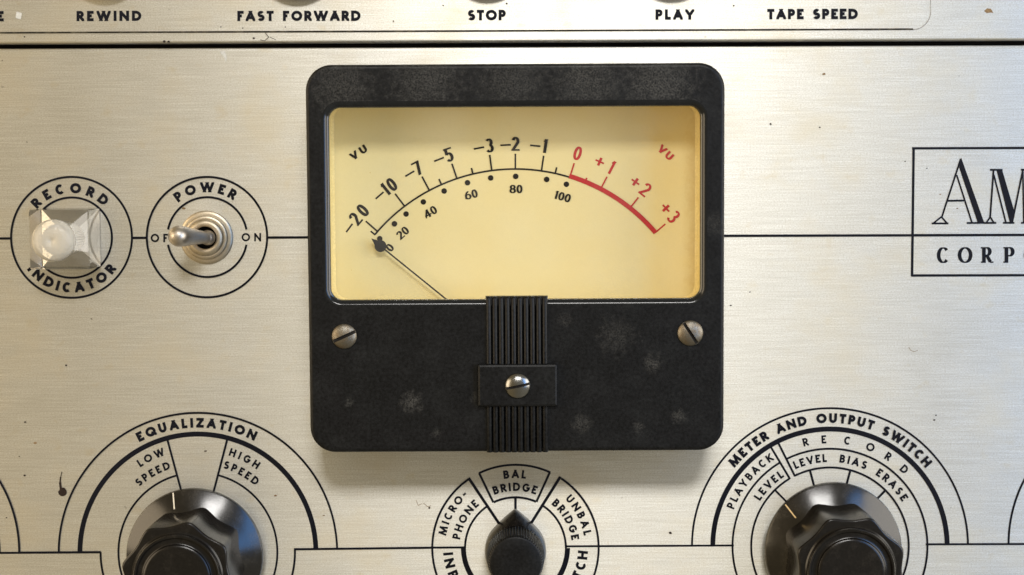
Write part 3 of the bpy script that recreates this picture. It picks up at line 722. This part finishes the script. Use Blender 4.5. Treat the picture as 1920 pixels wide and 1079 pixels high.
# ribbed band
pl, pr = U(911, 700, HM+6), U(1028, 700, HM+6)
ztop, zbot = U(966, 556.5, HM+6).z, U(966, 847.5, HM+4).z
bx0, bx1 = pl.x, pr.x; pitch_ = (bx1-bx0)/10
sect = [(bx0, -4.0)]
for k in range(10):
    for i in range(9):
        t = math.pi*i/8; sect.append((bx0+pitch_*(k+0.5)-pitch_*0.46*math.cos(t), 7.0*math.sin(t)**0.8))
sect.append((bx1, -4.0))
V, Fc = [], []
zs = [(zbot-0.5*S, -9), (zbot-1.0*S, -1.5), (zbot+2.5*S, 0), (ztop-5*S, 0), (ztop-1.5*S, -1.5), (ztop, -5), (ztop, -14)]
for z, dh in zs:
    for x, h in sect: V.append(Vector((x, -(HM+h+dh)*S, z)))
n = len(sect)
for k in range(len(zs)-1):
    for i in range(n-1): Fc.append([k*n+i, k*n+i+1, (k+1)*n+i+1, (k+1)*n+i])
Fc.append([i for i in range(n)][::-1]); Fc.append([(len(zs)-1)*n+i for i in range(n)])
mesh('ribbed_band', V, Fc, M['case'], meter, 50)
# clamp plate and screws
p0, p1, p2 = U(895, 684, HM+14), U(1045.5, 684, HM+14), U(970, 763.5, HM+14)
cc = Vector(((p0.x+p1.x)/2, 0, (p0.z+p2.z)/2))
plate('clamp_plate', cc, (p1.x-p0.x)/S, (p0.z-p2.z)/S, 3.5, HM-1, HM+14, 4.5, M['case'], meter)
screw(U(970.7, 724, HM+16), 22.6, 12, HM+13.5, 9.5, meter, M['steel'], 2.4)
screw(U(645, 631.5, HM+6), 22.5, 24, HM-0.5, 8.5, meter, M['screw'], 3.0)
screw(U(1295, 625.5, HM+6), 23.0, -57, HM-0.5, 8.5, meter, M['screw'], 2.8)

# ================================================================== ROTARY KNOBS
def knob(name, label, px, py, phase, line_ang, line_mat):
    c = U(px, py, 0); c.y = 0
    t = thing(name, label, 'knob', c, 'rotary knobs with fluted grips')
    lathe('skirt', c, [(112, 20), (127, 22), (129, 27), (128.5, 33), (127.2, 35.8), (125.6, 36.7), (106.5, 45.6), (98, 49.5), (86, 55)], M['skirt'], t, 128, smooth=30)
    lathe('shaft_collar', c, [(40, 0.5), (40, 24)], M['gap'], t, 48)
    ph = rad(phase)
    def rf(r, h, a):
        if r < 86: return r
        sn = math.sin(4*(a-ph))
        return r - 13.0*(math.sqrt(sn*sn+0.10)-0.316)
    lathe('grip', c, [(98, 44), (99, 60), (101, 120), (101.5, 191), (101.2, 193), (100.2, 194.8), (98.6, 195.8), (96.8, 196), (82, 196), (79.5, 198), (78.5, 203), (76, 205.5), (73, 205), (70.5, 200), (64, 199),
                      (61, 200.5), (59.5, 204.5), (57, 206), (54, 206.2), (40, 206), (15, 205.8)], M['knob'], t, 192, rf, 38)
    V = []
    for r, h, a in ((127.5, 36.2, rad(line_ang)), (99, 49.5, rad(line_ang-2.4))):
        for s in (-1, 1): V.append(L2W(c, r*math.sin(a)+s*1.3*math.cos(a), r*math.cos(a)-s*1.3*math.sin(a), h+0.9))
    mesh('index_line', V, [[0, 1, 3, 2]], line_mat, t)
    return t
M['gold'] = simple('yellowed_index_paint', (0.58, 0.42, 0.20), 0.5, var=0.15)
knob('rotary_knob', 'black fluted knob with white index line under the EQUALIZATION lettering', 371, 1036, 13, -17, M['white'])
knob('rotary_knob', 'black fluted knob with yellowed index line inside the METER AND OUTPUT SWITCH rings', 1556.5, 1025, 22, -46, M['gold'])

# pointer knob
c = U(966.5, 1027.5, 0); c.y = 0
t = thing('pointer_knob', 'small black teardrop pointer knob with ribbed side below the meter', 'knob', c)
def tear(rb, ext, n=384):
    out = []
    for i in range(n):
        a = 2*math.pi*i/n; s = abs((a+math.pi) % (2*math.pi)-math.pi); k = max(0, 1-s/rad(52))
        out.append((rb+ext*k**2.5, a))
    return out
def trg(rb, ext, h, hlift=0, rib=0, rcap=None):
    pts = []
    for r, a in tear(rb, ext):
        rr = r + (rib*math.cos(64*a) if rib else 0)
        hh = h + hlift*max(0, (r-rb)/max(ext, .1))
        pts.append(L2W(c, rr*math.sin(a), rr*math.cos(a), hh))
    return pts
rings_mesh('pointer_skirt', [trg(56, 19, 2), trg(57.5, 20, 8), trg(57.5, 20, 36, -16), trg(56.5, 17, 46, -14), trg(54.5, 9, 54, -4), trg(53, 1.5, 60)], M['knob'], t, 35)
rings_mesh('knob_cap', [trg(53.2, 0, 58, 0, 1.5), trg(50, 0, 114, 0, 1.5), trg(49.2, 0, 118, 0, 0.2), trg(47.5, 0, 121.5), trg(45, 0, 122.6), trg(20, 0, 122.8)], M['case'], t, 40, False, True)

# ================================================================== TOGGLE SWITCH
c = U(387.5, 445.5, 0); c.y = 0
t = thing('toggle_switch', 'nickel bat handle toggle switch tilted left in the POWER ring', 'switch', c)
lathe('washer', c, [(50, 0.4), (50, 2.5), (48.5, 4), (44, 4.8), (30, 4.8)], M['nickel'], t, 64, closed_top=False)
lathe('nut', c, [(41, 5), (41, 9), (39.5, 12), (37, 13), (34.5, 13), (33, 12)], M['nickel'], t, 64, closed_top=False)
lathe('bushing', c, [(34, 10), (34, 15), (32, 18), (27, 19.5), (23, 19), (21, 17), (21, 2)], M['nickel'], t, 64, closed_top=False)
lathe('socket', c, [(20.9, 16), (20.9, 3), (10, 3)], M['gap'], t, 48)
p0, p1 = U(389.5, 446, 18), U(331.5, 443, 122)
pts, rd = [], []
for k, r in ((0, 11), (.1, 11.5), (.3, 13), (.55, 15.5), (.75, 17.8), (.88, 19.0), (.95, 19.0), (1.02, 17.0), (1.07, 13), (1.10, 7), (1.11, 1)):
    pts.append(p0.lerp(p1, k)); rd.append(r)
tube('lever', pts, rd, M['lever'], t, 32, 70)
bc = p0; V, Fc = [], []
ns, nr = 24, 14
for i in range(nr+1):
    for k in range(ns):
        ph, th = math.pi*i/nr, 2*math.pi*k/ns
        V.append(bc+Vector((math.sin(ph)*math.cos(th), -math.cos(ph), math.sin(ph)*math.sin(th)))*14.5*S)
for i in range(nr):
    for k in range(ns): j = (k+1) % ns; Fc.append([i*ns+k, i*ns+j, (i+1)*ns+j, (i+1)*ns+k])
mesh('pivot_ball', V, Fc, M['lever'], t, 60)

# ================================================================== RECORD INDICATOR LENS
c = U(134, 446, 0); c.y = 0
t = thing('indicator_lens', 'clear square faceted plastic lens with frosted round nose in the RECORD INDICATOR ring', 'indicator lamp', c)
def sq(w, h, r=3): return [L2W(c, x, z, h) for x, z in rrect(w, w, r, 3)]
def circ_like(rr, h, n=16):
    pts = rrect(100, 100, 3, 3); out = []
    for x, z in pts:
        a = math.atan2(x, z); out.append(L2W(c, rr*math.sin(a), rr*math.cos(a), h))
    return out
rings_mesh('lens_body', [sq(110, 1), sq(109, 84), sq(106, 88), circ_like(37, 112)], M['jewel'], t, 20)
for q in range(4):      # four mirror facets around the bulb barrel
    a0, a1 = rad(45+90*q), rad(135+90*q)
    V = [L2W(c, 76.5*math.sin(a0), 76.5*math.cos(a0), 3), L2W(c, 76.5*math.sin(a1), 76.5*math.cos(a1), 3),
         L2W(c, 30*math.sin(a1), 30*math.cos(a1), 20), L2W(c, 30*math.sin(a0), 30*math.cos(a0), 20)]
    mesh('reflector_facet', V, [[0, 3, 2, 1]], M['mirror'], t)
lathe('nose', c, [(36.5, 108), (38, 114), (38, 128), (36.5, 134), (33, 138), (26, 141), (16, 142.5), (7, 142.5), (4, 140.5), (1.5, 139.5)], M['frost'], t, 64, smooth=45)
lathe('barrel', c, [(30, 4), (27, 106), (10, 107)], M['barrel'], t, 144, lambda r, h, a: r+(1.3*math.cos(36*a) if r > 20 else 0), 20)

# ================================================================== PUSH BUTTONS
def button(px, py, mat, label, proto=[None]):
    c = U(px, py, 0); c.y = 0
    c.y = -HU*S; t = thing('push_button', label, 'button', c, 'round push buttons along the top edge')
    lathe('cap', c, [(79, 0.4), (79, 23), (76, 27), (68, 28.5), (30, 27), (10, 26)], mat, t, 72)
    return t
button(203, -80, M['cream'], 'cream push button above the word REWIND')
button(560, -78, M['knob'], 'black push button above the words FAST FORWARD')
button(915, -83, M['knob'], 'black push button above the word STOP')
button(1258, -84, M['knob'], 'black push button above the word PLAY')
